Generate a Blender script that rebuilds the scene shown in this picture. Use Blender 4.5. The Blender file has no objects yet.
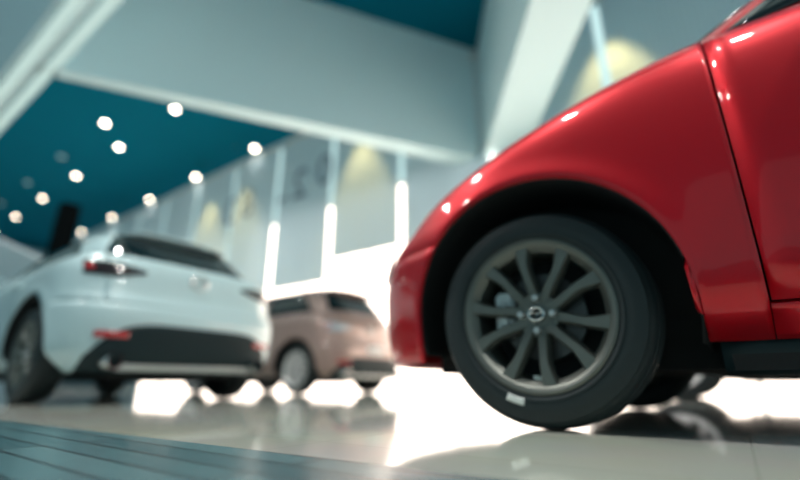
import bpy, bmesh, math, random
from mathutils import Vector, Matrix
random.seed(4)
PI = math.pi
scn = bpy.context.scene
COL = scn.collection

# ------------------------------------------------------------------ place axes
ANG = math.radians(53.9)
UX, UY = -math.sin(ANG), math.cos(ANG)          # along the window wall / the cars
NX, NY = math.cos(ANG), math.sin(ANG)           # towards the window wall
ROT = math.atan2(UY, UX)
def UN(u, n, z=0.0):
    return Vector((UX*u + NX*n, UY*u + NY*n, z))
WALL_N, CEIL_Z, LOW_Z = 8.5, 8.2, 5.1

# ------------------------------------------------------------------ materials
def mat(name, col, rough=0.5, metal=0.0, coat=0.0, coat_rough=0.03, spec=0.5, noise=0.0, nscale=20, emit=None, estr=0.0):
    m = bpy.data.materials.new(name); m.use_nodes = True
    nt = m.node_tree; b = nt.nodes['Principled BSDF']
    b.inputs['Base Color'].default_value = (*col, 1)
    b.inputs['Roughness'].default_value = rough
    b.inputs['Metallic'].default_value = metal
    b.inputs['Coat Weight'].default_value = coat
    b.inputs['Coat Roughness'].default_value = coat_rough
    b.inputs['Specular IOR Level'].default_value = spec
    if emit:
        b.inputs['Emission Color'].default_value = (*emit, 1)
        b.inputs['Emission Strength'].default_value = estr
    if noise:
        tc = nt.nodes.new('ShaderNodeTexCoord'); n = nt.nodes.new('ShaderNodeTexNoise')
        n.inputs['Scale'].default_value = nscale; n.inputs['Detail'].default_value = 4
        mx = nt.nodes.new('ShaderNodeMixRGB')
        mx.inputs[1].default_value = (*[c*(1-noise) for c in col], 1)
        mx.inputs[2].default_value = (*[min(1, c*(1+noise)) for c in col], 1)
        nt.links.new(tc.outputs['Object'], n.inputs['Vector'])
        nt.links.new(n.outputs['Fac'], mx.inputs[0])
        nt.links.new(mx.outputs[0], b.inputs['Base Color'])
    return m
def emis(name, col, s):
    m = bpy.data.materials.new(name); m.use_nodes = True
    nt = m.node_tree; nt.nodes.clear()
    o = nt.nodes.new('ShaderNodeOutputMaterial'); e = nt.nodes.new('ShaderNodeEmission')
    e.inputs[0].default_value = (*col, 1); e.inputs[1].default_value = s
    nt.links.new(e.outputs[0], o.inputs[0]); return m
def flake(name, col, rough=0.4, metal=0.5):
    m = mat(name, col, rough, metal, 0.8, 0.03, spec=0.2)
    nt = m.node_tree; b = nt.nodes['Principled BSDF']
    tc = nt.nodes.new('ShaderNodeTexCoord'); n = nt.nodes.new('ShaderNodeTexNoise')
    n.inputs['Scale'].default_value = 900
    bp = nt.nodes.new('ShaderNodeBump'); bp.inputs['Strength'].default_value = 0.05; bp.inputs['Distance'].default_value = 0.001
    nt.links.new(tc.outputs['Object'], n.inputs['Vector']); nt.links.new(n.outputs['Fac'], bp.inputs['Height'])
    nt.links.new(bp.outputs[0], b.inputs['Normal']); return m

M = {}
M['red'] = flake('red_paint', (0.58, 0.0003, 0.010), 0.40, 0.5)
M['white'] = mat('white_paint', (0.47, 0.64, 0.67), 0.35, 0, 0.7)
M['slate'] = flake('slate_paint', (0.06, 0.11, 0.15), 0.4, 0.3)
M['brown'] = flake('brown_paint', (0.38, 0.265, 0.235), 0.4, 0.3)
M['glass'] = mat('tinted_glass', (0.006, 0.012, 0.014), 0.03, 0, 0, spec=0.6)
M['black'] = mat('black_plastic', (0.006, 0.019, 0.023), 0.5, spec=0.25)
M['under'] = mat('underbody', (0.008, 0.010, 0.011), 0.8)
M['tyre'] = mat('tyre_rubber', (0.010, 0.019, 0.021), 0.6, noise=0.2, nscale=60)
M['rim'] = mat('gunmetal_alloy', (0.15, 0.16, 0.145), 0.38, 0.65)
M['barrel'] = mat('rim_barrel', (0.05, 0.05, 0.05), 0.5, 0.6)
M['rimsil'] = mat('silver_alloy', (0.75, 0.75, 0.75), 0.4, 0.5)
M['steel'] = mat('brake_steel', (0.10, 0.105, 0.105), 0.45, 0.8)
M['lug'] = mat('lug_steel', (0.55, 0.57, 0.57), 0.3, 0.8)
M['caliper'] = mat('caliper_metal', (0.62, 0.66, 0.66), 0.45, 0.4)
M['chrome'] = mat('chrome', (0.8, 0.8, 0.8), 0.12, 1.0)
M['lamp_red'] = mat('red_lens', (0.45, 0.01, 0.015), 0.1, 0, 1)
M['lamp_clear'] = mat('clear_lens', (0.5, 0.55, 0.6), 0.08, 0.3, 1)
M['lamp_dark'] = mat('smoked_lens', (0.02, 0.010, 0.012), 0.08, 0, 1)
M['amber'] = mat('amber_lens', (0.8, 0.25, 0.03), 0.2, 0, 1)
M['label'] = mat('white_sticker', (0.85, 0.88, 0.85), 0.5)
M['plate'] = mat('plate_white', (0.7, 0.72, 0.72), 0.5)
M['teal'] = mat('teal_ceiling_paint', (0.0, 0.125, 0.195), 0.8, spec=0.05, noise=0.08, nscale=0.4)
M['beam'] = mat('white_beam_paint', (0.66, 0.87, 0.93), 0.65, spec=0.2, noise=0.03, nscale=0.5)
M['parapet'] = mat('parapet_white', (0.86, 0.90, 0.94), 0.6)
M['soffit'] = mat('soffit_paint', (0.22, 0.43, 0.54), 0.7, noise=0.03, nscale=0.5)
M['block_wall'] = mat('block_wall_paint', (0.06, 0.12, 0.15), 0.6)  # dark colour of the added light-blocking wall
M['frame'] = mat('window_frame', (0.45, 0.5, 0.5), 0.4, 0.5)
M['digit'] = mat('grey_vinyl', (0.20, 0.27, 0.35), 0.7)
M['lampglow'] = emis('downlight_glow', (1.0, 0.86, 0.68), 26)
M['lampoff_glow'] = mat('lamp_off_glow_lens', (0.45, 0.6, 0.65), 0.4, emit=(0.4, 0.7, 0.75), estr=0.5)  # unlit lens with a weak emission added so it shows pale
M['washglow'] = emis('wash_glow', (1.0, 0.8, 0.5), 0.4)
M['strip'] = emis('light_strip', (0.72, 0.95, 0.88), 0.66)
M['day'] = emis('daylight_low', (1.0, 0.85, 0.73), 4.2)
M['dayup'] = emis('daylight_high', (0.50, 0.72, 0.72), 1.15)
M['fixture'] = mat('fixture_white', (0.6, 0.62, 0.6), 0.5)
M['speaker'] = mat('speaker_black', (0.003, 0.005, 0.006), 0.9, spec=0.05)

def blind_mat():
    m = bpy.data.materials.new('blind_fabric'); m.use_nodes = True
    nt = m.node_tree; nt.nodes.clear()
    o = nt.nodes.new('ShaderNodeOutputMaterial')
    d = nt.nodes.new('ShaderNodeBsdfDiffuse'); t = nt.nodes.new('ShaderNodeBsdfTranslucent'); mx = nt.nodes.new('ShaderNodeMixShader')
    tc = nt.nodes.new('ShaderNodeTexCoord'); w = nt.nodes.new('ShaderNodeTexWave')
    w.inputs['Scale'].default_value = 3.0; w.inputs['Distortion'].default_value = 0.4
    cr = nt.nodes.new('ShaderNodeValToRGB')
    cr.color_ramp.elements[0].color = (0.60, 0.72, 0.75, 1); cr.color_ramp.elements[1].color = (0.66, 0.78, 0.81, 1)
    nt.links.new(tc.outputs['Object'], w.inputs['Vector']); nt.links.new(w.outputs['Fac'], cr.inputs[0])
    nt.links.new(cr.outputs[0], d.inputs[0])
    t.inputs[0].default_value = (0.70, 0.80, 0.88, 1); mx.inputs[0].default_value = 0.25
    nt.links.new(d.outputs[0], mx.inputs[1]); nt.links.new(t.outputs[0], mx.inputs[2]); nt.links.new(mx.outputs[0], o.inputs[0])
    return m
M['blind'] = blind_mat()

def floor_mat():
    m = bpy.data.materials.new('polished_tile'); m.use_nodes = True
    nt = m.node_tree; b = nt.nodes['Principled BSDF']
    tc = nt.nodes.new('ShaderNodeTexCoord')
    mp = nt.nodes.new('ShaderNodeMapping'); mp.inputs['Rotation'].default_value = (0, 0, -ROT)
    br = nt.nodes.new('ShaderNodeTexBrick'); br.offset = 0.0
    br.inputs['Scale'].default_value = 1.0; br.inputs['Brick Width'].default_value = 0.8; br.inputs['Row Height'].default_value = 0.8
    br.inputs['Mortar Size'].default_value = 0.003
    br.inputs['Color1'].default_value = (0.58, 0.61, 0.55, 1); br.inputs['Color2'].default_value = (0.60, 0.63, 0.57, 1)
    br.inputs['Mortar'].default_value = (0.53, 0.56, 0.50, 1)
    nz = nt.nodes.new('ShaderNodeTexNoise'); nz.inputs['Scale'].default_value = 2.5; nz.inputs['Detail'].default_value = 5
    mx = nt.nodes.new('ShaderNodeMixRGB'); mx.blend_type = 'MULTIPLY'; mx.inputs[0].default_value = 0.25
    nt.links.new(tc.outputs['Object'], mp.inputs[0]); nt.links.new(mp.outputs[0], br.inputs['Vector'])
    nt.links.new(tc.outputs['Object'], nz.inputs['Vector'])
    nt.links.new(br.outputs['Color'], mx.inputs[1]); nt.links.new(nz.outputs['Color'], mx.inputs[2])
    nt.links.new(mx.outputs[0], b.inputs['Base Color'])
    b.inputs['Roughness'].default_value = 0.06; b.inputs['Specular IOR Level'].default_value = 0.5
    return m
M['floor'] = floor_mat()
def dark_mat():
    m = bpy.data.materials.new('dark_plank_tile'); m.use_nodes = True
    nt = m.node_tree; b = nt.nodes['Principled BSDF']
    tc = nt.nodes.new('ShaderNodeTexCoord')
    mp = nt.nodes.new('ShaderNodeMapping'); mp.inputs['Rotation'].default_value = (0, 0, -ROT)
    br = nt.nodes.new('ShaderNodeTexBrick')
    br.inputs['Scale'].default_value = 1.0; br.inputs['Brick Width'].default_value = 1.2; br.inputs['Row Height'].default_value = 0.075
    br.inputs['Mortar Size'].default_value = 0.006
    br.inputs['Color1'].default_value = (0.03, 0.10, 0.12, 1); br.inputs['Color2'].default_value = (0.07, 0.165, 0.185, 1)
    br.inputs['Mortar'].default_value = (0.01, 0.035, 0.045, 1)
    nt.links.new(tc.outputs['Object'], mp.inputs[0]); nt.links.new(mp.outputs[0], br.inputs['Vector'])
    nt.links.new(br.outputs['Color'], b.inputs['Base Color'])
    b.inputs['Roughness'].default_value = 0.25; b.inputs['Specular IOR Level'].default_value = 0.3
    return m
M['dark'] = dark_mat()

# ------------------------------------------------------------------ object helpers
def link(o, parent=None):
    COL.objects.link(o)
    if parent is not None: o.parent = parent
    return o
def mobj(name, bm, material, parent=None, sharp=40, smooth=True):
    me = bpy.data.meshes.new(name); bm.to_mesh(me); bm.free()
    for m in (material if isinstance(material, (list, tuple)) else [material]): me.materials.append(m)
    if smooth:
        for p in me.polygons: p.use_smooth = True
        me.set_sharp_from_angle(angle=math.radians(sharp))
    return link(bpy.data.objects.new(name, me), parent)
def empty(name, loc=(0, 0, 0), rz=0, parent=None):
    o = bpy.data.objects.new(name, None); o.location = loc; o.rotation_euler = (0, 0, rz); o.empty_display_size = 0.2
    return link(o, parent)
def tag(o, label=None, cat=None, group=None, kind=None):
    if label: o['label'] = label
    if cat: o['category'] = cat
    if group: o['group'] = group
    if kind: o['kind'] = kind
    return o
def copy_tree(o, parent=None):
    c = o.copy(); COL.objects.link(c); c.parent = parent
    for ch in list(o.children): copy_tree(ch, c)
    return c
def bm_box(bm, lo, hi, mi=0):
    vs = [bm.verts.new((x, y, z)) for z in (lo[2], hi[2]) for y in (lo[1], hi[1]) for x in (lo[0], hi[0])]
    for f in ((0, 2, 3, 1), (4, 5, 7, 6), (0, 1, 5, 4), (2, 6, 7, 3), (0, 4, 6, 2), (1, 3, 7, 5)):
        bm.faces.new([vs[i] for i in f]).material_index = mi
def box(name, lo, hi, material, parent=None, bevel=0.0):
    bm = bmesh.new(); bm_box(bm, lo, hi)
    if bevel: bmesh.ops.bevel(bm, geom=bm.edges[:], offset=bevel, segments=2, affect='EDGES')
    return mobj(name, bm, material, parent, smooth=bool(bevel))
def prism(name, pts, z0, z1, material, parent=None):
    bm = bmesh.new()
    a = [bm.verts.new((p[0], p[1], z0)) for p in pts]; b = [bm.verts.new((p[0], p[1], z1)) for p in pts]
    n = len(pts)
    bm.faces.new(a[::-1]); bm.faces.new(b)
    for i in range(n): bm.faces.new((a[i], a[(i+1) % n], b[(i+1) % n], b[i]))
    bmesh.ops.recalc_face_normals(bm, faces=bm.faces[:])
    return mobj(name, bm, material, parent, smooth=False)
def lathe(bm, prof, seg=64, axis='Y', center=(0, 0, 0), closed=False, a0=0, mi=0):
    """prof: list of (r, h); revolved about the axis"""
    rings = []
    for k in range(seg):
        a = a0 + 2*PI*k/seg; row = []
        for r, h in prof:
            if axis == 'Y': p = (r*math.cos(a), h, r*math.sin(a))
            elif axis == 'Z': p = (r*math.cos(a), r*math.sin(a), h)
            else: p = (h, r*math.cos(a), r*math.sin(a))
            row.append(bm.verts.new(Vector(p) + Vector(center)))
        rings.append(row)
    m = len(prof)
    for k in range(seg):
        A, B = rings[k], rings[(k+1) % seg]
        for i in range(m if closed else m-1):
            j = (i+1) % m
            bm.faces.new((A[i], A[j], B[j], B[i])).material_index = mi
    if not closed:
        for idx in (0, m-1):
            if prof[idx][0] > 1e-6:
                bm.faces.new([rings[k][idx] for k in range(seg)]).material_index = mi
    bmesh.ops.remove_doubles(bm, verts=bm.verts[:], dist=1e-6)
    bmesh.ops.recalc_face_normals(bm, faces=bm.faces[:])
def grid_obj(name, rows, material, parent, thick=0.0, center=(0, 0, 0.7), sharp=50, outward=None):
    """rows: list of equal-length rows of points; normals turned away from center (or along outward)"""
    bm = bmesh.new()
    V = [[bm.verts.new(p) for p in r] for r in rows]
    for i in range(len(V)-1):
        for j in range(len(V[0])-1):
            q = [V[i][j], V[i][j+1], V[i+1][j+1], V[i+1][j]]
            if (q[0].co-q[2].co).length < 1e-6 or (q[1].co-q[3].co).length < 1e-6: continue
            bm.faces.new(q)
    bmesh.ops.remove_doubles(bm, verts=bm.verts[:], dist=1e-5)
    bmesh.ops.dissolve_degenerate(bm, edges=bm.edges[:], dist=1e-6)
    bm.normal_update()
    s = 0.0
    for f in bm.faces:
        d = Vector(outward) if outward else f.calc_center_median() - Vector(center)
        s += f.normal.dot(d)*f.calc_area()
    if s < 0: bmesh.ops.reverse_faces(bm, faces=bm.faces[:])
    o = mobj(name, bm, material, parent, sharp)
    if thick:
        md = o.modifiers.new('thickness', 'SOLIDIFY'); md.thickness = thick; md.offset = -1
    return o
def lerp(a, b, t): return a + (b-a)*t
def curve(pts):
    """smooth monotone-x interpolation through (x, y) points"""
    pts = sorted(pts); xs = [p[0] for p in pts]; ys = [p[1] for p in pts]; n = len(xs)
    d = [(ys[i+1]-ys[i])/(xs[i+1]-xs[i]) for i in range(n-1)]
    m = [d[0]] + [0 if d[i-1]*d[i] <= 0 else 2*d[i-1]*d[i]/(d[i-1]+d[i]) for i in range(1, n-1)] + [d[-1]]
    def f(x):
        if x <= xs[0]: return ys[0]
        if x >= xs[-1]: return ys[-1]
        i = 0
        while x > xs[i+1]: i += 1
        h = xs[i+1]-xs[i]; t = (x-xs[i])/h
        return ((2*t**3-3*t*t+1)*ys[i] + (t**3-2*t*t+t)*h*m[i] + (-2*t**3+3*t*t)*ys[i+1] + (t**3-t*t)*h*m[i+1])
    return f

# ------------------------------------------------------------------ wheel (outboard = +Y, centre at origin)
TR = 0.332
def make_wheel(rim_mat, tyre_mark=False):
    w = empty('wheel')
    bm = bmesh.new()
    hw = 0.098
    prof = [(0.222, -hw+0.020), (0.236, -hw+0.006), (0.262, -hw-0.002), (0.288, -hw+0.004), (0.302, -hw+0.016), (0.310, -hw+0.030),
            (0.313, -0.056), (0.306, -0.054), (0.306, -0.046), (0.3145, -0.044), (0.315, -0.020), (0.307, -0.018), (0.307, -0.010), (0.315, -0.008),
            (0.315, 0.010), (0.307, 0.012), (0.307, 0.020), (0.3145, 0.022), (0.313, 0.046), (0.306, 0.048), (0.306, 0.055), (0.312, 0.058), (0.310, hw-0.030),
            (0.302, hw-0.016), (0.296, hw-0.009), (0.295, hw-0.005), (0.288, hw-0.003), (0.276, hw+0.001), (0.262, hw+0.003), (0.250, hw+0.001), (0.249, hw+0.004), (0.244, hw+0.003), (0.243, hw-0.002), (0.236, hw-0.006), (0.222, hw-0.020)]
    prof = [(0.222 + (r-0.222)*(TR-0.222)/(0.315-0.222), h) for r, h in prof]
    lathe(bm, prof, 96, closed=True)
    # shallow tread sipes on both shoulders
    mobj('tyre', bm, M['tyre'], w, 50)
    # rim: barrel + lip
    bm = bmesh.new()
    lip = [(0.196, -0.075), (0.204, -0.070), (0.204, 0.045), (0.214, 0.072), (0.226, 0.082), (0.236, 0.086), (0.237, 0.093), (0.231, 0.096), (0.222, 0.093), (0.213, 0.086), (0.206, 0.074), (0.198, 0.066), (0.196, 0.04)]
    lathe(bm, lip, 96, closed=True)
    rim = mobj('rim', bm, rim_mat, w, 35)
    # ten curved spokes in five pairs
    bm = bmesh.new()
    NS = 12
    for k in range(5):
        for sgn in (-1, 1):
            ac = math.radians(90 + 6 + 5 + 72*k)
            prev = None
            for i in range(NS+1):
                t = i/NS; r = lerp(0.034, 0.226, t)
                dl = math.radians(15.0 + 5.5*math.sin(min(1, t*1.5)*PI/2) - 3.0*max(0, t-0.6)/0.4)
                a = ac + sgn*dl
                cen = Vector((math.cos(a)*r, 0, math.sin(a)*r))
                tan = Vector((-math.sin(a), 0, math.cos(a)))
                wd = lerp(0.0150, 0.0130, min(1, t*2)) if t < .5 else lerp(0.0130, 0.0260, ((t-.5)*2)**1.8)
                yf = 0.058 + 0.022*math.sin(t*PI*0.62) + 0.006*t
                yb = yf - 0.034
                sec = [cen - tan*(wd+0.005) + Vector((0, yb, 0)), cen - tan*(wd+0.003) + Vector((0, yf-0.010, 0)), cen - tan*(wd-0.003) + Vector((0, yf, 0)),
                       cen + tan*(wd-0.003) + Vector((0, yf, 0)), cen + tan*(wd+0.003) + Vector((0, yf-0.010, 0)), cen + tan*(wd+0.005) + Vector((0, yb, 0))]
                cur = [bm.verts.new(p) for p in sec]
                if prev:
                    for j in range(6):
                        q = (j+1) % 6
                        bm.faces.new((prev[j], prev[q], cur[q], cur[j]))
                else: bm.faces.new(cur)
                prev = cur
            bm.faces.new(prev[::-1])
    bmesh.ops.recalc_face_normals(bm, faces=bm.faces[:])
    mobj('spokes', bm, rim_mat, w, 30)
    bm = bmesh.new()
    lathe(bm, [(0.001, 0.061), (0.030, 0.061), (0.040, 0.058), (0.066, 0.060), (0.069, 0.054), (0.069, 0.030), (0.001, 0.028)], 40)
    mobj('hub', bm, rim_mat, w, 35)
    bm = bmesh.new()
    lathe(bm, [(0.001, 0.071), (0.022, 0.070), (0.027, 0.066), (0.028, 0.058), (0.001, 0.058)], 32)
    cap = mobj('hub_cap', bm, M['barrel'], w, 35)
    bm = bmesh.new()                                     # winged ring on the cap
    emblem(bm, 0.0215, 0.004, (0, 0.0725, 0), 'Y')
    mobj('emblem', bm, M['chrome'], w, 35)
    for k in range(4):
        a = PI/2*k + math.radians(2)
        bm = bmesh.new()
        lathe(bm, [(0.001, 0.080), (0.009, 0.079), (0.0125, 0.074), (0.013, 0.060), (0.015, 0.058), (0.001, 0.056)], 6, center=(0.050*math.cos(a), 0, 0.050*math.sin(a)))
        mobj('lug_nut', bm, M['lug'], w, 20)
    bm = bmesh.new()
    lathe(bm, [(0.05, -0.012), (0.135, -0.012), (0.137, -0.010), (0.137, 0.008), (0.135, 0.010), (0.075, 0.010), (0.070, 0.026), (0.05, 0.027)], 48, closed=True)
    mobj('brake_disc', bm, M['steel'], w, 35)
    bm = bmesh.new()
    bm_box(bm, (0.085, -0.035, -0.060), (0.150, 0.034, 0.085))
    bm_box(bm, (0.100, 0.026, -0.030), (0.140, 0.042, 0.055))
    bmesh.ops.bevel(bm, geom=bm.edges[:], offset=0.008, segments=2, affect='EDGES')
    mobj('brake_caliper', bm, M['caliper'], w, 35)
    bm = bmesh.new()                                     # dust shield closing the inboard side
    lathe(bm, [(0.001, -0.050), (0.195, -0.046), (0.195, -0.054), (0.001, -0.058)], 48)
    mobj('dust_shield', bm, M['under'], w, 35)
    bm = bmesh.new(); a = -PI/2 + 0.03
    for da in (-0.05, 0.03, 0.11):
        c = Matrix.Rotation(-(a+da), 4, 'Y')
        vs0 = len(bm.verts); bm.verts.ensure_lookup_table()
        before = set(bm.verts)
        bm_box(bm, (0.183, 0.030, -0.007), (0.195, 0.052, 0.007))
        for v in bm.verts:
            if v not in before: v.co = c @ v.co
    mobj('balance_weight', bm, M['label'], w, 35)
    if tyre_mark:
        rows = []
        for i in range(3):
            r = lerp(0.250, 0.270, i/2); row = []
            for j in range(9):
                a = lerp(math.radians(-90+11), math.radians(-90+23), j/8)
                row.append((-r*math.cos(a)*-1, 0.1018, r*math.sin(a)))
            rows.append(row)
        tm = grid_obj('tyre_sticker', rows, M['label'], w, 0.001, outward=(0, 1, 0)); tm['label'] = 'small white sticker on the tyre wall'
    return w
def emblem(bm, R, r, c, axis):
    """ring with a wing-like M inside, facing +axis (Y) or -X"""
    def P(a, b, h):
        return Vector(c) + (Vector((a, h, b)) if axis == 'Y' else Vector((-h, a, b)))
    N, Mn = 32, 8
    rg = []
    for k in range(N):
        a = 2*PI*k/N; row = []
        for j in range(Mn):
            b = 2*PI*j/Mn
            row.append(bm.verts.new(P((R*1.12+r*math.cos(b))*math.cos(a), (R*0.92+r*math.cos(b))*math.sin(a), r*math.sin(b))))
        rg.append(row)
    for k in range(N):
        for j in range(Mn):
            bm.faces.new((rg[k][j], rg[k][(j+1) % Mn], rg[(k+1) % N][(j+1) % Mn], rg[(k+1) % N][j]))
    pts = [(-1.05, 0.28), (-0.45, 0.22), (0, -0.22), (0.45, 0.22), (1.05, 0.28)]
    pts = [(x*R, z*R) for x, z in pts]
    lo = [bm.verts.new(P(x, z-0.20*R, 0)) for x, z in pts]; hi = [bm.verts.new(P(x, z+0.16*R, r*0.3)) for x, z in pts]
    md = [bm.verts.new(P(x, z, r*1.3)) for x, z in pts]
    for i in range(4):
        bm.faces.new((lo[i], lo[i+1], md[i+1], md[i])); bm.faces.new((md[i], md[i+1], hi[i+1], hi[i])); bm.faces.new((hi[i], hi[i+1], lo[i+1], lo[i]))
    bmesh.ops.recalc_face_normals(bm, faces=bm.faces[:])

# ------------------------------------------------------------------ car builder (local: +X forward, +Y left, origin mid wheelbase on the floor)
class Car:
    def __init__(s, name, loc, rz, **k):
        s.root = empty(name, loc, rz)
        s.wb = 2.57; s.Wm = 0.865; s.Ra = 0.425; s.zb = 0.23; s.zk = 0.335; s.zbelt = 1.06
        s.xf, s.xr = s.wb/2, -s.wb/2
        s.xcf, s.nf = s.xf + 0.10, 2.5      # start and power of the front plan rounding
        s.xcr, s.nr = s.xr - 0.10, 3.6
        s.nose_top = 0.64; s.crown = 0.075
        s.shoulder = curve(k.pop('sh', None) or [(-2.3, 1.00), (-1.9, 1.07), (-1.2, 1.18), (-0.3, 1.17), (s.xf-0.70, 1.155), (s.xf-0.54, 1.15), (s.xf-0.3, 1.105), (s.xf, 1.005), (s.xf+0.2, 0.915), (s.xf+0.45, 0.815), (s.xf+0.65, 0.715), (s.xf+0.8, 0.64)])
        dz, hz = k.pop('dz', 0.10), k.pop('hz', 1.0)          # cabin lift and height scale
        s.noseX = curve([(0.15, s.xf+0.85), (0.35, s.xf+0.89), (0.55, s.xf+0.89), (0.64, s.xf+0.86), (0.72, s.xf+0.77), (1.1, s.xf+0.6)])
        s.tailX = curve([(0.15, s.xr-0.66), (0.35, s.xr-0.74), (0.55, s.xr-0.76), (0.68, s.xr-0.73), (0.72, s.xr-0.68), (0.95, s.xr-0.62), (1.10, s.xr-0.52)])
        Z = lambda z: 1.0 + dz + (z-1.0)*hz
        s.wsX = curve([(Z(1.00), s.xf-0.24), (Z(1.10), s.xf-0.40), (Z(1.30), s.xf-0.74), (Z(1.44), s.xf-1.02)])
        s.bgX = curve([(Z(1.00), s.xr-0.60), (Z(1.10), s.xr-0.52), (Z(1.30), s.xr-0.34), (Z(1.44), s.xr-0.20)])
        s.gz = [Z(z) for z in (1.00, 1.06, 1.14, 1.22, 1.30, 1.37, 1.42, 1.455)]
        s.gw = curve([(Z(1.00), s.Wm-0.125), (Z(1.10), s.Wm-0.15), (Z(1.30), s.Wm-0.22), (Z(1.42), s.Wm-0.285), (Z(1.46), s.Wm-0.34)])
        s.roof_top = Z(1.52)
        for a, b in k.items(): setattr(s, a, b)
    # half width of the outer skin
    def S(s, x, z):
        zt = s.shoulder(x); w = s.Wm
        if z < s.zk: w -= (0.105 if x < s.xf else 0.105-0.09*min(1, (x-s.xf)/0.35))*((s.zk-z)/0.105)**1.15
        w -= 0.028*((z-0.60)/0.35)**2 if z > s.zk else 0.028*((s.zk-0.60)/0.35)**2
        zm = zt - 0.24
        if z > zm:
            q = min(1.0, (z-zm)/0.24); w -= 0.022*q*q + 0.085*q**5
        for xc in (s.xf, s.xr):
            r = math.hypot(x-xc, z-TR)
            w += 0.014*math.exp(-((r-s.Ra)/0.055)**2)
        return w*s.taper(x, z)
    def taper(s, x, z):
        if x > s.xcf:
            t = min(1.0, (x-s.xcf)/(s.noseX(z)-s.xcf)); return (1-t**s.nf)**(1/s.nf)
        if x < s.xcr:
            t = min(1.0, (s.xcr-x)/(s.xcr-s.tailX(z))); return (1-t**s.nr)**(1/s.nr)
        return 1.0
    def rearX(s, y, z):
        w = s.S(s.xcr, z); t = min(1.0, abs(y)/w)
        return s.xcr - (s.xcr-s.tailX(z))*(1-t**s.nr)**(1/s.nr)
    def frontX(s, y, z):
        w = s.S(s.xcf, z); t = min(1.0, abs(y)/w)
        return s.xcf + (s.noseX(z)-s.xcf)*(1-t**s.nf)**(1/s.nf)
    def ruled(s, name, bot, top, side, m, nv=14, thick=0.012, off=0.0, parent=None):
        rows = []
        for (xb, zb), (xt, zt) in zip(bot, top):
            row = []
            for j in range(nv+1):
                v = j/nv; v = v**0.8 if nv > 6 else v
                x, z = lerp(xb, xt, v), lerp(zb, zt, v)
                row.append((x, side*(s.S(x, z)+off), z))
            rows.append(row)
        return grid_obj(name, rows, m, parent or s.root, thick, outward=(0, side, 0.25))
    def arch_x(s, xc, z, d):
        return xc + d*(math.sqrt(max(0, s.Ra**2-(z-TR)**2)) if z > TR else s.Ra)
    # greenhouse loop
    def loop(s, z):
        a0, a1, b = s.wsX(z), s.bgX(z), s.gw(z)
        return (a0+a1)/2, (a0-a1)/2, b
    def gy(s, x, z):
        xm, a, b = s.loop(z); t = min(1.0, abs((x-xm)/a)); return b*(1-t**5)**0.2
    def gx(s, y, z, front):
        xm, a, b = s.loop(z); t = min(1.0, abs(y)/b); d = a*(1-t**5)**0.2
        return xm + d if front else xm - d

    def build(s, paint, wheel, lower=None):
        R = s.root; g = 0.0025
        za = 0.60                                           # height where bumper meets wing at the arch
        th = math.asin((za-TR)/s.Ra)
        sx = s.xf - 0.56                                    # front edge of the front door
        dm, dr = -0.28, s.xr + 0.36                          # rear edge of the front door, rear edge of the rear door
        K = 26
        for side in (1, -1):
            # ---- front wing
            bot, top = [], []
            n1, n2, n3 = 8, 8, 34
            xtop0, xtop1 = sx - g*0 - 0.0, s.xf + 0.30
            bx = []
            for i in range(n1): bx.append((lerp(sx+g, s.xf-s.Ra, i/n1), s.zb))
            for i in range(n2): bx.append((s.xf-s.Ra, lerp(s.zb, TR, i/n2)))
            for i in range(n3+1):
                a = lerp(PI, th, i/n3); bx.append((s.xf+s.Ra*math.cos(a), TR+s.Ra*math.sin(a)))
            tx = []
            L = len(bx)-1
            for i, (x, z) in enumerate(bx):
                if i <= n1+n2: xt = lerp(sx+g, s.xf-s.Ra+0.06, (i/(n1+n2)))
                else: xt = lerp(s.xf-s.Ra+0.06, s.xf+0.34, (i-n1-n2)/n3)
                tx.append((xt, s.shoulder(xt)))
            x0, z0 = bx[-1]
            xe_b, xe_t = s.noseX(s.nose_top)-0.002, s.noseX(0.67)-0.01
            for i in range(1, 25):
                t = math.sin(i/24*PI/2)
                bx.append((lerp(x0, xe_b, t), lerp(z0, za+0.004, min(1, t*2.2))))
                xt = lerp(s.xf+0.34, xe_t, t); tx.append((xt, max(s.nose_top, s.shoulder(xt))))
            s.ruled('fender', bx, tx, side, paint, 18)
            # ---- doors
            def door(name, xa, xb, zlo):
                n = 16; b, t = [], []
                for i in range(n+1):
                    b.append((lerp(xa, xb, i/n), zlo)); x = lerp(xa, xb, i/n); t.append((x, s.shoulder(x)))
                return s.ruled(name, b, t, side, paint, 16)
            d1 = door('front_door', dm+g, sx-g, 0.312)
            # rear door keeps clear of the rear arch
            b, t = [], []
            ax = s.xr + s.Ra
            path = [(dm-g, 0.312), (ax+0.04, 0.312), (ax+0.035, 0.40)]
            pb = []
            for i in range(13): pb.append((lerp(dm-g, ax+0.03, i/12), 0.312))
            for i in range(1, 11):
                z = lerp(0.312, 0.62, i/10); pb.append((s.arch_x(s.xr, z, 1)+0.03, z))
            for i, p in enumerate(pb):
                x = lerp(dm-g, dr-0.02, i/(len(pb)-1)); b.append(p); t.append((x, s.shoulder(x)))
            d2 = s.ruled('rear_door', b, t, side, paint, 16)
            for d, hx in ((d1, dm+0.16), (d2, dr+0.12)):
                rows = []
                for i in range(9):
                    x = hx - 0.09 + 0.18*i/8; e = math.sin(PI*i/8)**0.4; row = []
                    for j in range(5):
                        zz = 0.865 + 0.022*(j/4-0.5)
                        row.append((x, side*(s.S(x, zz)+0.004+0.026*e*math.sin(PI*(0.15+0.7*j/4))), zz))
                    rows.append(row)
                grid_obj('door_handle', rows, paint, d, 0.006, outward=(0, side, 0))
            # ---- sill below the doors, then the black rocker
            b, t = [], []
            for i in range(21):
                x = lerp(s.xr+s.Ra+0.01, sx, i/20); b.append((x, s.zb)); t.append((x, 0.304))
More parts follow.
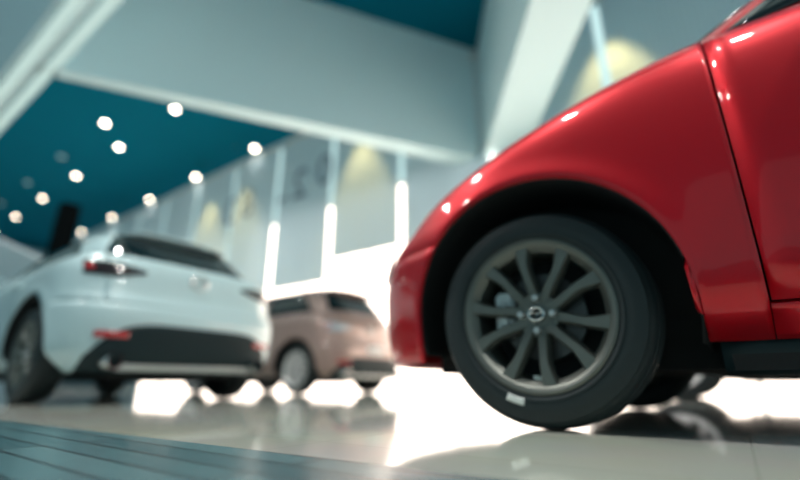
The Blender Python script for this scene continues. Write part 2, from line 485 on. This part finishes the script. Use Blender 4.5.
            s.ruled('side_skirt', b, t, side, paint, 6)
            rows = []
            for i in range(21):
                x = lerp(s.xr+s.Ra+0.02, s.xf-s.Ra-0.02, i/20); w = s.Wm-0.14
                rows.append([(x, side*(w+0.004), s.zb+0.02), (x, side*(w+0.002), 0.205), (x, side*(w-0.012), 0.165), (x, side*(w-0.06), 0.150), (x, side*(w-0.2), 0.15)])
            grid_obj('sill_trim', rows, M['black'], R, 0.01, outward=(0, side, -0.3))
            # ---- rear quarter
            bx, tx = [], []
            for i in range(9):
                z = lerp(0.312, 0.62, 1-i/8)
            for i in range(33):
                a = lerp(math.asin((0.62-TR)/s.Ra), PI-math.asin((0.60-TR)/s.Ra), i/32)
                bx.append((s.xr+s.Ra*math.cos(a), TR+s.Ra*math.sin(a)))
                xt = lerp(dr-0.03, s.xr-0.34, i/32); tx.append((xt, s.shoulder(xt)))
            bx[0] = (bx[0][0]+0.02, bx[0][1])
            x0, z0 = bx[-1]
            fe = math.sin(math.radians(66))
            for i in range(1, 21):
                f = math.sin(i/20*math.radians(66))
                xb = lerp(x0, s.tailX(0.664), f); bx.append((xb, lerp(z0, 0.664, min(1, f*3.0))))
                xt = lerp(s.xr-0.34, s.tailX(1.02), f); tx.append((xt, min(s.shoulder(xt), 1.02) if f > .7 else s.shoulder(xt)))
            s.ruled('quarter_panel', bx, tx, side, paint, 16)
            # ---- wheel-arch liners
            for xc in (s.xf, s.xr):
                rows = []
                for i in range(31):
                    a = lerp(-0.25, PI+0.25, i/30); row = []
                    for j, yy in enumerate((0.025, 0.06, 0.20, 0.34)):
                        r = s.Ra + (0.002 if j == 0 else 0.012)
                        x, z = xc+r*math.cos(a), TR+r*math.sin(a)
                        row.append((x, side*(s.S(xc+s.Ra*math.cos(a), max(z, s.zb))-0.014-(yy-0.025)), z))
                    rows.append(row)
                bm = bmesh.new(); V = [[bm.verts.new(p) for p in r] for r in rows]
                for i in range(30):
                    for j in range(3): bm.faces.new((V[i][j], V[i][j+1], V[i+1][j+1], V[i+1][j]))
                bm.faces.new([V[i][3] for i in range(31)])
                bmesh.ops.recalc_face_normals(bm, faces=bm.faces[:])
                lo = mobj('arch_liner', bm, M['under'], R, 40)
                md = lo.modifiers.new('thickness', 'SOLIDIFY'); md.thickness = 0.006
        # ---- bumpers
        def bumper(name, front):
            rows = []; nz = 12
            for j in range(nz+1):
                z = lerp(s.zb-0.03, za if front else 0.66, j/nz)
                xc, d = (s.xf, 1) if front else (s.xr, -1)
                xs = s.arch_x(xc, min(z, za), d); xe = s.noseX(z) if front else s.tailX(z)
                if not front and z > za: xs = s.arch_x(xc, za, d) - (z-za)*0.5
                row = []
                for i in range(K+1):
                    x = lerp(xs, xe, math.sin(i/K*PI/2)); row.append((x, s.S(x, z) if i < K else 0.0, z))
                row += [(x, -y, z) for x, y, z in row[-2::-1]]
                rows.append(row)
            return grid_obj(name, rows, paint, R, 0.012, outward=(1 if front else -1, 0, 0), center=(s.xf if front else s.xr, 0, .4))
        fb = bumper('front_bumper', True); rb = bumper('rear_bumper', False)
        # ---- bonnet
        rows = []
        xs0, xe = s.xf - 0.62, s.noseX(0.67) - 0.012
        for i in range(33):
            x = xs0 + (xe-xs0)*math.sin(i/32*PI/2)
            zt = max(s.nose_top, s.shoulder(x)); w = max(0.001, s.S(x, zt) - 0.004)
            cr = s.crown*min(1, max(0.0, (xe-x)/0.5))**0.5
            rows.append([(x, w*(j/12-1), zt + cr*(1-abs(j/12-1)**2.3)) for j in range(25)])
        grid_obj('bonnet', rows, paint, R, 0.012, outward=(0, 0, 1))
        # ---- tailgate lower half
        rows = []
        for j in range(13):
            z = lerp(0.665, 1.035, j/12); row = []
            for i in range(25):
                y = lerp(-0.66, 0.66, i/24); row.append((s.rearX(y, z), y, z))
            rows.append(row)
        tg = grid_obj('tailgate', rows, paint, R, 0.012, outward=(-1, 0, 0))
        s.tg, s.rb, s.fb = tg, rb, fb
        # ---- cabin shell
        bm = bmesh.new(); NL = 96; rings = []
        def ring(z, sc=1.0, sx_=None):
            xm, a, b = s.loop(z)
            return xm, a, b
        levels = [(s.gz[0]-0.03, 1.01, 0.02)] + [(z, 1.0, 0) for z in s.gz]
        for z, sc, ex in levels:
            xm, a, b = s.loop(max(z, s.gz[0])); row = []
            for k in range(NL):
                t = 2*PI*k/NL; c, n = math.cos(t), math.sin(t)
                row.append(bm.verts.new((xm + (a+ex)*math.copysign(abs(c)**0.4, c), (b+ex)*math.copysign(abs(n)**0.4, n), z)))
            rings.append(row)
        xm, a, b = s.loop(s.gz[-1]); zt = s.gz[-1]
        for f in (0.94, 0.85, 0.7, 0.5, 0.3, 0.1):
            row = []
            for k in range(NL):
                t = 2*PI*k/NL; c, n = math.cos(t), math.sin(t)
                row.append(bm.verts.new((xm + a*f*math.copysign(abs(c)**0.4, c), b*f*math.copysign(abs(n)**0.4, n), zt + (s.roof_top-zt)*(1-f*f))))
            rings.append(row)
        for i in range(len(rings)-1):
            for k in range(NL): bm.faces.new((rings[i][k], rings[i][(k+1) % NL], rings[i+1][(k+1) % NL], rings[i+1][k]))
        bm.faces.new(rings[-1]); bm.faces.new(rings[0][::-1])
        bmesh.ops.recalc_face_normals(bm, faces=bm.faces[:])
        mobj('roof_shell', bm, paint, R, 40)
        # ---- glass
        hzz = (s.gz[1]-s.gz[0])/0.06
        def pane(name, fn, nu, nv, outward):
            rows = [[fn(i/nu, j/nv) for i in range(nu+1)] for j in range(nv+1)]
            return grid_obj(name, rows, M['glass'], R, 0.004, outward=outward)
        zl, zh = s.gz[0]+0.075*hzz, s.gz[-2]-0.012
        def ws(u, v):
            z = lerp(zl-0.02, zh, v); xm, a, b = s.loop(z); y = (2*u-1)*(b-0.14); return (s.gx(y, z, True)+0.006, y, z+0.003)
        def bg(u, v):
            z = lerp(zl+0.0, zh-0.01, v); xm, a, b = s.loop(z); y = (2*u-1)*(b-0.10); return (s.gx(y, z, False)-0.006, y, z+0.003)
        pane('windscreen', ws, 24, 10, (1, 0, 1)); pane('rear_window', bg, 24, 10, (-1, 0, 0.5))
        for side in (1, -1):
            wz0 = s.shoulder(0)+0.008 if s.shoulder(0) > zl-0.03 else zl
            def lineA(z): return s.wsX(z) - 0.285 + (z-1.06)*0.05
            def lineC(z): return s.bgX(z) + 0.42
            def fr(u, v):
                z0 = wz0 - 0.02; z = lerp(z0, zh, v); x = lerp(lineA(z), -0.33, u); zz = z - 0.02*(u)*(1-v)*0
                return (x, side*(s.gy(x, z)+0.005), z)
            def re(u, v):
                z = lerp(wz0-0.015, zh, v); x = lerp(-0.40, lineC(z), u); return (x, side*(s.gy(x, z)+0.005), z)
            pane('front_side_window', fr, 16, 10, (0, side, 0.3)); pane('rear_side_window', re, 16, 10, (0, side, 0.3))
        # ---- underbody
        bm = bmesh.new()
        bm_box(bm, (s.xr-0.50, -s.Wm+0.40, 0.17), (s.xf+0.55, s.Wm-0.40, 0.62))
        bm_box(bm, (s.xr+s.Ra+0.04, -s.Wm+0.14, 0.16), (s.xf-s.Ra-0.04, s.Wm-0.14, 0.60))
        bm_box(bm, (s.xr+s.Ra+0.04, -s.Wm+0.16, 0.55), (s.xf-s.Ra-0.1, s.Wm-0.16, 0.97))
        mobj('underbody', bm, M['under'], R, smooth=False)
        # ---- wing mirrors
        for side in (1, -1):
            bm = bmesh.new()
            bmesh.ops.create_uvsphere(bm, u_segments=20, v_segments=12, radius=1.0)
            for v in bm.verts:
                x, y, z = v.co
                if x < -0.35: x = -0.35
                v.co = Vector((x*0.09, y*0.12, z*0.075))
            for v in bm.verts: v.co += Vector((s.xf-1.02, side*(s.Wm+0.06), s.shoulder(s.xf-1.02)+0.10))
            bm_box(bm, (s.xf-1.05, min(side*(s.Wm-0.13), side*s.Wm), s.shoulder(s.xf-1.02)+0.03), (s.xf-1.00, max(side*(s.Wm-0.13), side*s.Wm), s.shoulder(s.xf-1.02)+0.06))
            mobj('wing_mirror', bm, paint, R, 40)
        # ---- lamps and grille at the nose
        for side in (1, -1):
            rows = []
            for j in range(7):
                row = []
                for i in range(15):
                    y = lerp(0.36, 0.70, i/14); t = i/14
                    z = lerp(0.575, 0.575+0.055+0.05*t, j/6)-0.01*(1-t)
                    row.append((s.frontX(y, min(z, 0.66))+0.008, side*y, z))
                rows.append(row)
            grid_obj('headlight', rows, M['lamp_clear'], R, 0.01, outward=(1, side*0.4, 0))
        rows = []
        for j in range(9):
            z = lerp(0.30, 0.60, j/8); hw = 0.46*(1-0.35*abs(j/8-0.7)**1.5); rows.append([(s.frontX(y, z)+0.006, y, z) for y in [lerp(-hw, hw, i/16) for i in range(17)]])
        grid_obj('grille', rows, M['black'], R, 0.008, outward=(1, 0, 0))
        # ---- wheels
        for side in (1, -1):
            for xc in (s.xf, s.xr):
                w = wheel if wheel.parent is None and not s.root.get('_w') else copy_tree(wheel)
                if w is wheel: s.root['_w'] = 1
                w.parent = R; w.location = (xc, side*(s.Wm-0.125), TR+0.001)
                w.rotation_euler = (0, 0, 0 if side > 0 else PI)
        if '_w' in s.root: del s.root['_w']
    def rear_patch(s, name, yfun, z0, z1, m, nu=20, nv=6, off=0.006, parent=None, thick=0.01):
        """yfun(v) -> (y0, y1); z0/z1 may be functions of u"""
        rows = []
        for j in range(nv+1):
            row = []
            for i in range(nu+1):
                v, u = j/nv, i/nu
                a, b = yfun(v); y = lerp(a, b, u)
                lo = z0(y) if callable(z0) else z0; hi = z1(y) if callable(z1) else z1
                z = lerp(lo, hi, v); row.append((s.rearX(y, z)-off, y, z))
            rows.append(row)
        return grid_obj(name, rows, m, parent or s.root, thick, outward=(-1, 0, 0))
    def tail_details(s, lamp_z=0.90, badge=True, lamp=M['lamp_dark'], diff_top=0.50, plate=True):
        for side in (1, -1):
            def zc(y): return lamp_z - 0.02*(0.75-abs(y))
            f = lambda v: (side*0.40, side*0.775)
            tl = s.rear_patch('tail_light', f, lambda y: zc(y)-0.006-0.055*min(1, max(0, (abs(y)-.40)/.2)), lambda y: zc(y)+0.012+0.035*min(1, max(0, (abs(y)-.40)/.2)), lamp, off=0.008)
            g = lambda v: (side*0.725, side*0.772)
            s.rear_patch('lamp_glow_lens', g, lambda y: lamp_z-0.022, lambda y: lamp_z+0.018, M['lamp_red'], off=0.012, parent=tl)
        def dtop(y): return s.zb + (diff_top-s.zb)*(1-min(1, abs(y)/0.74)**6)
        s.rear_patch('rear_diffuser', lambda v: (-0.735, 0.735), s.zb-0.03, dtop, M['black'], nu=40, nv=10, off=0.008)
        s.rear_patch('bumper_trim', lambda v: (-0.52, 0.52), s.zb-0.015, s.zb+0.025, M['lug'], nu=24, nv=4, off=0.018)
        for side in (1, -1):
            r = s.rear_patch('reflector', lambda v: (side*0.50, side*0.69), diff_top-0.105, diff_top-0.065, M['lamp_red'], nu=10, nv=3, off=0.018); r['label'] = 'red bumper reflector'
            bm = bmesh.new()
            lathe(bm, [(0.046, -0.06), (0.050, -0.06), (0.053, -0.054), (0.053, 0.10), (0.046, 0.10)], 32, axis='X', closed=True)
            x = s.rearX(0.5, 0.28)
            for v in bm.verts: v.co = Vector((x-0.015+v.co.x, side*0.56+v.co.y, 0.275+v.co.z))
            mobj('exhaust_tip', bm, M['chrome'], s.root, 40)
        if plate: s.rear_patch('number_plate', lambda v: (-0.17, 0.17), 0.54, 0.65, M['plate'], nu=8, nv=4, off=0.012)
        if badge:
            bm = bmesh.new(); z = lamp_z - 0.015
            emblem(bm, 0.062, 0.010, (s.rearX(0, z)-0.012, 0, z), 'X')
            mobj('emblem', bm, M['chrome'], s.root, 35)
        # roof spoiler
        rows = []
        zt = s.gz[-1]
        for j in range(7):
            v = j/6; row = []
            for i in range(21):
                y = lerp(-0.50, 0.50, i/20); x0 = s.gx(y, zt, False)
                row.append((x0 + 0.14 - 0.26*v, y, zt + 0.030*(1-abs(2*i/20-1)**2) + 0.004 - 0.03*v*v))
            rows.append(row)
        grid_obj('roof_spoiler', rows, s.tg.data.materials[0], s.root, 0.02, outward=(0, 0, 1))

# ------------------------------------------------------------------ cars
def car_loc(u, n, shift): return UN(u+shift, n)
red_wheel = make_wheel(M['rim'], True)
RED_U, RED_N = 0.462, 1.315
c1 = Car('red_car', UN(RED_U-1.285, RED_N+0.865-0.022), ROT)
c1.build(M['red'], red_wheel)
c1.tail_details()
tag(c1.root, 'glossy red hatchback with dark ten-spoke alloy wheel, closest to the viewer', 'car')

wh2 = make_wheel(M['rim'])
c2 = Car('white_car', UN(4.02+1.285, 1.00+0.87), ROT, Wm=0.89, dz=-0.02, hz=0.76, sh=[(-2.3, 0.99), (-1.9, 1.03), (-1.2, 1.06), (-0.3, 1.05), (0.7, 1.03), (1.0, 0.99), (1.285, 0.93), (1.48, 0.87), (1.73, 0.79), (1.93, 0.70), (2.08, 0.64)])
c2.build(M['white'], wh2)
c2.tail_details(lamp_z=0.92, diff_top=0.53, plate=False)
tag(c2.root, 'white hatchback seen from behind with slim dark tail lamps and black lower bumper', 'car')

wh3 = make_wheel(M['rimsil'])
c3 = Car('brown_car', UN(4.92+1.285, 4.24+0.87), ROT, Wm=0.87, dz=0.06, sh=[(-2.3, 1.00), (-1.9, 1.07), (-1.2, 1.15), (-0.3, 1.145), (0.58, 1.135), (0.74, 1.115), (1.0, 1.07), (1.285, 0.985), (1.485, 0.915), (1.735, 0.815), (1.935, 0.715), (2.085, 0.64)])
c3.build(M['brown'], wh3)
c3.tail_details(lamp=M['lamp_clear'])
tag(c3.root, 'brown crossover parked between the white and the red car by the windows', 'car')

wh4 = make_wheel(M['rimsil'])
c4 = Car('added_dark_car', UN(0.40-1.285, 4.30+0.87), ROT, Wm=0.87, dz=-0.02, hz=0.8, sh=[(-2.3, 0.99), (-1.9, 1.03), (-1.2, 1.06), (-0.3, 1.05), (0.7, 1.03), (1.0, 0.99), (1.285, 0.93), (1.48, 0.87), (1.73, 0.79), (1.93, 0.70), (2.08, 0.64)])  # added car, otherwise unseen; blocks window light under the red car
c4.build(M['slate'], wh4)
c4.tail_details(lamp=M['lamp_dark'])
tag(c4.root, 'added dark car hidden behind the red hatchback, its underside blocking light beneath it', 'car')

# ------------------------------------------------------------------ setting
def struct(o): o['kind'] = 'structure'; return o
def unbox(name, u0, u1, n0, n1, z0, z1, m, parent=None):
    pts = [UN(u0, n0), UN(u1, n0), UN(u1, n1), UN(u0, n1)]
    return prism(name, pts, z0, z1, m, parent)
U0, U1 = -9.0, 34.0
# tile floor meets the dark plank floor along the line the photo shows
struct(unbox('floor', U0, U1, -9, WALL_N+0.4, -0.1, 0.0, M['floor']))
dk = [UN(7.0, 0.27), UN(-4.0, 0.87), UN(-4.0, -6), UN(7.0, -6)]
dk = [UN(12.0, 0.08), UN(-4.0, 0.82), UN(-4.0, -6), UN(12.0, -6)]
struct(prism('floor_dark', dk, 0.0, 0.004, M['dark']))
struct(unbox('ceiling', U0, U1, 0.0, WALL_N+0.4, CEIL_Z, CEIL_Z+0.2, M['teal']))
struct(unbox('ceiling_low', U0, U1, -9, 1.02, LOW_Z, LOW_Z+0.2, M['soffit']))
struct(unbox('trim_1', U0, U1, 1.02, 1.56, LOW_Z, CEIL_Z, M['beam']))
b1 = [(-6.0, 5.94), (1.92, 9.10), (1.95, 9.66), (-6.0, 6.17)]
struct(prism('trim_2', b1, LOW_Z, CEIL_Z, M['beam']))
b2 = [(1.95, 9.4), (1.70, 2.2), (2.50, 2.2), (2.86, 9.4)]
struct(prism('trim_3', b2, LOW_Z, CEIL_Z, M['beam']))
# window wall: frames, lower bright panes, upper dimmer panes
PITCH, G0 = 2.53, 1.0
ks = list(range(-3, 12))
struct(unbox('wall_back', U0, U1, WALL_N+0.30, WALL_N+0.45, -0.0, CEIL_Z, M['frame']))
struct(unbox('wall_left', U1, U1+0.2, -9, WALL_N+0.45, 0, CEIL_Z, M['soffit']))
SPLIT = 5.25
for i, k in enumerate(ks):
    u0, u1 = G0+PITCH*k, G0+PITCH*(k+1)
    uc0, uc1 = u0-PITCH/2+0.03, u0+PITCH/2-0.03            # panes straddle the gaps; mullions sit behind the blinds
    f = struct(unbox('window_%d' % (i+1), uc0, uc1, WALL_N+0.20, WALL_N+0.22, 0.0, (SPLIT if k < 5 else 2.4)-0.04, M['day']))
    f2 = struct(unbox('window_%d' % (i+1+len(ks)), uc0, uc1, WALL_N+0.20, WALL_N+0.22, (SPLIT if k < 5 else 2.4)+0.04, CEIL_Z-0.1, M['dayup']))
    struct(unbox('trim_%d' % (i+10), uc1, uc1+0.03, WALL_N+0.14, WALL_N+0.24, 0, CEIL_Z, M['frame']))
struct(unbox('trim_30', U0, U1, WALL_N+0.14, WALL_N+0.24, SPLIT-0.04, SPLIT+0.04, M['frame']))
struct(unbox('wall_added_block', 19.0, U1, WALL_N+0.06, WALL_N+0.19, 0, 1.35, M['block_wall']))  # added low wall, blocks window light seen under the white car

# roller blinds
names = {-3: 'hidden', }
def blind_label(k):
    if k <= -1: return 'pale roller blind on the far right behind the red car bonnet' if k == -1 else None
    return None
BL = {-2: 'pale roller blind rightmost of the row, behind the red car windscreen', -1: 'pale roller blind with a warm light pool beside the red bonnet',
      0: 'pale roller blind partly hidden by the white ceiling beam above the red car', 1: 'pale roller blind between the ceiling beam and the gap over the red wing',
      2: 'pale roller blind left of the bright gap above the red bumper, warm at its top', 3: 'pale roller blind carrying the mirrored 0 and 2, above the brown car',
      4: 'pale roller blind with a warm pool, left of the mirrored two', 5: 'pale roller blind above the white car badge, crossed by the leftmost digit',
      6: 'pale roller blind above the white car rear window', 7: 'second pale roller blind left of the digits, above the white car roof',
      8: 'third pale roller blind left of the digits', 9: 'pale roller blind far down the wall beside the white car roof', 10: 'pale roller blind at the far end of the window wall'}
for k in range(-2, 11):
    u0, u1 = G0+PITCH*k+(0.085 if k < 5 else 0.06), G0+PITCH*(k+1)-(0.085 if k < 4 else 0.06)
    zb = 2.88 if k != 2 else 3.45
    if k == 1: zb = 3.3
    r = empty('roller_blind', UN((u0+u1)/2, WALL_N-0.12), ROT)
    tag(r, BL[k], 'blind', 'roller blinds along the window wall')
    h = (u1-u0)/2
    box('fabric', (-h, -0.003, zb), (h, 0.003, 7.95), M['blind'], r)
    box('bottom_rail', (-h, -0.014, zb-0.03), (h, 0.014, zb), M['fixture'], r, 0.004)
    bm = bmesh.new(); lathe(bm, [(0.06, -h-0.03), (0.06, h+0.03)], 20, axis='X', center=(0, 0, 7.98)); mobj('roller_tube', bm, M['fixture'], r)

# mirrored digits, read backwards from inside
for ch, u, z, lb in (('0', 8.92, 6.28, 'large grey zero high on the blind, nearest the white beam'), ('2', 10.0, 6.12, 'large grey mirrored two beside the zero on the blinds'),
                 ('-', 10.85, 5.95, 'short grey dash between the mirrored digits'), ('8', 12.70, 6.12, 'faint grey eight on the blind left of the dash'), ('3', 13.72, 6.05, 'faint grey mirrored three, leftmost of the digits on the blinds')):
    cu = bpy.data.curves.new('digit', 'FONT'); cu.body = ch; cu.size = 1.45; cu.align_x = 'CENTER'; cu.align_y = 'CENTER'; cu.extrude = 0.004; cu.offset = 0.012
    o = bpy.data.objects.new('digit_outline', cu); COL.objects.link(o)
    bpy.context.view_layer.update()
    me = bpy.data.meshes.new_from_object(o.evaluated_get(bpy.context.evaluated_depsgraph_get()))
    bpy.data.objects.remove(o)
    for v in me.vertices:
        x, y, d = v.co                    # mirrored: the text runs towards +u, to the left as seen from inside
        v.co = UN(u + x, WALL_N-0.145 - d, z + y)
    me.materials.clear(); me.materials.append(M['digit'])
    d = bpy.data.objects.new('window_digit', me); COL.objects.link(d)
    tag(d, lb, 'digit', 'mirrored digits on the blinds')

# ceiling downlights
def downlight():
    r = empty('downlight')
    bm = bmesh.new(); lathe(bm, [(0.085, -0.002), (0.085, -0.014), (0.11, -0.014), (0.115, -0.004), (0.115, 0.0), (0.085, 0.0)], 24, axis='Z', closed=True)
    mobj('trim_ring', bm, M['fixture'], r)
    bm = bmesh.new(); lathe(bm, [(0.001, -0.010), (0.085, -0.010), (0.085, -0.001), (0.001, -0.001)], 24, axis='Z'); mobj('lens', bm, M['lampglow'], r)
    ld = bpy.data.lights.new('downlight_beam', 'SPOT'); ld.energy = 200; ld.color = (1.0, 0.97, 0.92); ld.spot_size = math.radians(120); ld.spot_blend = 0.6; ld.shadow_soft_size = 0.08
    lo = bpy.data.objects.new('downlight_beam', ld); lo.location = (0, 0, -0.10); link(lo, r)
    return r
dl = downlight(); first = True
wall_beam = bpy.data.lights['downlight_beam'].copy(); wall_beam.energy = 12
spots = []
for j in range(6): spots.append((12.46+3.86*j, 8.0 if False else 8.22, CEIL_Z, 'wall'))
for j in range(6): spots.append((12.44+3.86*j, 5.31, CEIL_Z, 'mid'))
for j in range(4): spots.append((15.02+3.75*j, 4.36, CEIL_Z, 'near'))
for u, n in ((1.4, 0.80), (-0.6, 0.80), (-2.6, 0.80), (3.4, 0.80), (5.4, 0.80), (4.4, -1.2)): spots.append((u, n, LOW_Z, 'low'))
LAB = {'wall': 'round downlight in the ceiling row along the blinds', 'mid': 'round downlight in the middle row of the teal ceiling',
       'near': 'round downlight in the row of the teal ceiling nearest the white beam', 'low': 'round downlight in the lower ceiling over the red car'}
ORD = ['first', 'second', 'third', 'fourth', 'fifth', 'sixth', 'seventh', 'eighth']
cnt = {}
for (u, n, z, kd) in spots:
    o = copy_tree(dl)
    o.location = UN(u, n, z)
    if kd == 'wall':                                        # the row beside the blinds burns low
        for ch in o.children:
            if ch.type == 'LIGHT': ch.data = wall_beam
    if kd == 'near' and cnt.get(kd, 0) > 0:                # lamps switched off, their lenses given a faint glow
        for ch in list(o.children):
            if ch.type == 'LIGHT': bpy.data.objects.remove(ch)
            elif ch.name.startswith('lens'): ch.data = ch.data.copy(); ch.data.materials[0] = M['lampoff_glow']
    i = cnt.get(kd, 0); cnt[kd] = i+1
    tag(o, 'round downlight, %s from the right %s' % (ORD[i], {'wall': 'in the ceiling row along the blinds', 'mid': 'in the middle row of the teal ceiling', 'near': 'in the teal ceiling row by the white beam', 'low': 'in the lower ceiling over the cars'}[kd]), 'ceiling light', 'ceiling downlights')

for ch in list(dl.children): bpy.data.objects.remove(ch)
bpy.data.objects.remove(dl)
# linear lights under the left edge beam
for n0, n1, w in ((1.40, 1.51, 'right'), (1.11, 1.22, 'left')):
    r = unbox('linear_light', -2.0, 30.0, n0, n1, LOW_Z-0.03, LOW_Z, M['strip'])
    tag(r, 'long pale light strip along the beam at upper left, the %s' % ('one beside the teal ceiling' if w == 'right' else 'outer one towards the corner'), 'light strip', 'light strips on the beam')

# wall washers: warm pools on the blinds
WL = ['behind the red bonnet', 'above the brown car', 'left of the mirrored digits', 'farther along the wall by the white car']
for i, (u, pw) in enumerate(((0.85, 750), (7.45, 560), (12.9, 480), (15.1, 480))):
    r = empty('wall_washer', UN(u, WALL_N-0.75, CEIL_Z), ROT)
    tag(r, 'small warm wall washer at the ceiling edge ' + WL[i], 'ceiling light', 'warm wall washers')
    bm = bmesh.new(); lathe(bm, [(0.001, 0.0), (0.07, 0.0), (0.07, -0.10), (0.06, -0.10), (0.055, -0.05), (0.001, -0.05)], 20, axis='Z'); mobj('housing', bm, M['teal'], r)
    bm = bmesh.new(); lathe(bm, [(0.001, -0.055), (0.05, -0.055), (0.05, -0.051), (0.001, -0.051)], 20, axis='Z'); mobj('lens', bm, M['washglow'], r)
    ld = bpy.data.lights.new('wash', 'SPOT'); ld.energy = pw; ld.color = (1.0, 0.72, 0.30); ld.spot_size = math.radians(54); ld.spot_blend = 0.5; ld.shadow_soft_size = 0.05
    lo = bpy.data.objects.new('wash_light', ld); lo.location = (0, 0, -0.12); link(lo, r)

# black speaker column behind the white car
sp = empty('speaker_column', UN(10.35, 2.75), ROT)
tag(sp, 'tall black column standing behind the roof of the white car', 'column')
box('column_body', (-0.15, -0.15, 0.05), (0.15, 0.15, 3.62), M['speaker'], sp, 0.01)
box('plinth', (-0.2, -0.2, 0), (0.2, 0.2, 0.05), M['speaker'], sp, 0.01)
box('grille', (-0.155, -0.156, 0.2), (0.13, -0.15, 3.5), M['black'], sp)

# white ramp beyond the white car
bm = bmesh.new()
P0, P1 = (11.0, 2.45), (20.0, 5.15)
pf = [(11.0, 0.0), (20.0, 0.0), (20.0, 5.15), (11.0, 2.45)]
a = [bm.verts.new(UN(u, 3.0, z)) for u, z in pf]; b = [bm.verts.new(UN(u, 3.15, z)) for u, z in pf]
bm.faces.new(a); bm.faces.new(b[::-1])
for i in range(4): bm.faces.new((a[i], b[i], b[(i+1) % 4], a[(i+1) % 4]))
bmesh.ops.recalc_face_normals(bm, faces=bm.faces[:])
tag(mobj('ramp_parapet', bm, M['parapet'], smooth=False), 'white sloping parapet at the left edge beyond the white car', 'parapet')

# ------------------------------------------------------------------ world: soft light of the open hall
w = bpy.data.worlds.new('hall'); scn.world = w; w.use_nodes = True
nt = w.node_tree; bgn = nt.nodes['Background']
tc = nt.nodes.new('ShaderNodeTexCoord'); sx_ = nt.nodes.new('ShaderNodeSeparateXYZ'); cr = nt.nodes.new('ShaderNodeValToRGB')
nt.links.new(tc.outputs['Generated'], sx_.inputs[0]); nt.links.new(sx_.outputs['Z'], cr.inputs[0]); nt.links.new(cr.outputs[0], bgn.inputs[0])
cr.color_ramp.elements[0].color = (0.45, 0.68, 0.72, 1); cr.color_ramp.elements[1].color = (0.25, 0.36, 0.40, 1)
cr.color_ramp.elements[1].position = 0.8
bgn.inputs[1].default_value = 0.6

# ------------------------------------------------------------------ camera
cd = bpy.data.cameras.new('camera'); cam = bpy.data.objects.new('camera', cd); COL.objects.link(cam); scn.camera = cam
cd.sensor_width = 36; cd.lens = 36*440/800; cd.clip_start = 0.01
cam.location = (0, 0, 0.125)
cam.rotation_euler = (PI/2 + math.atan(145/440), 0, 0)
cd.dof.use_dof = True; cd.dof.focus_distance = 0.92; cd.dof.aperture_fstop = 0.72
vs = scn.view_settings
vs.view_transform = 'Standard'; vs.look = 'None'; vs.gamma = 1; vs.exposure = 0.24; vs.use_curve_mapping = False
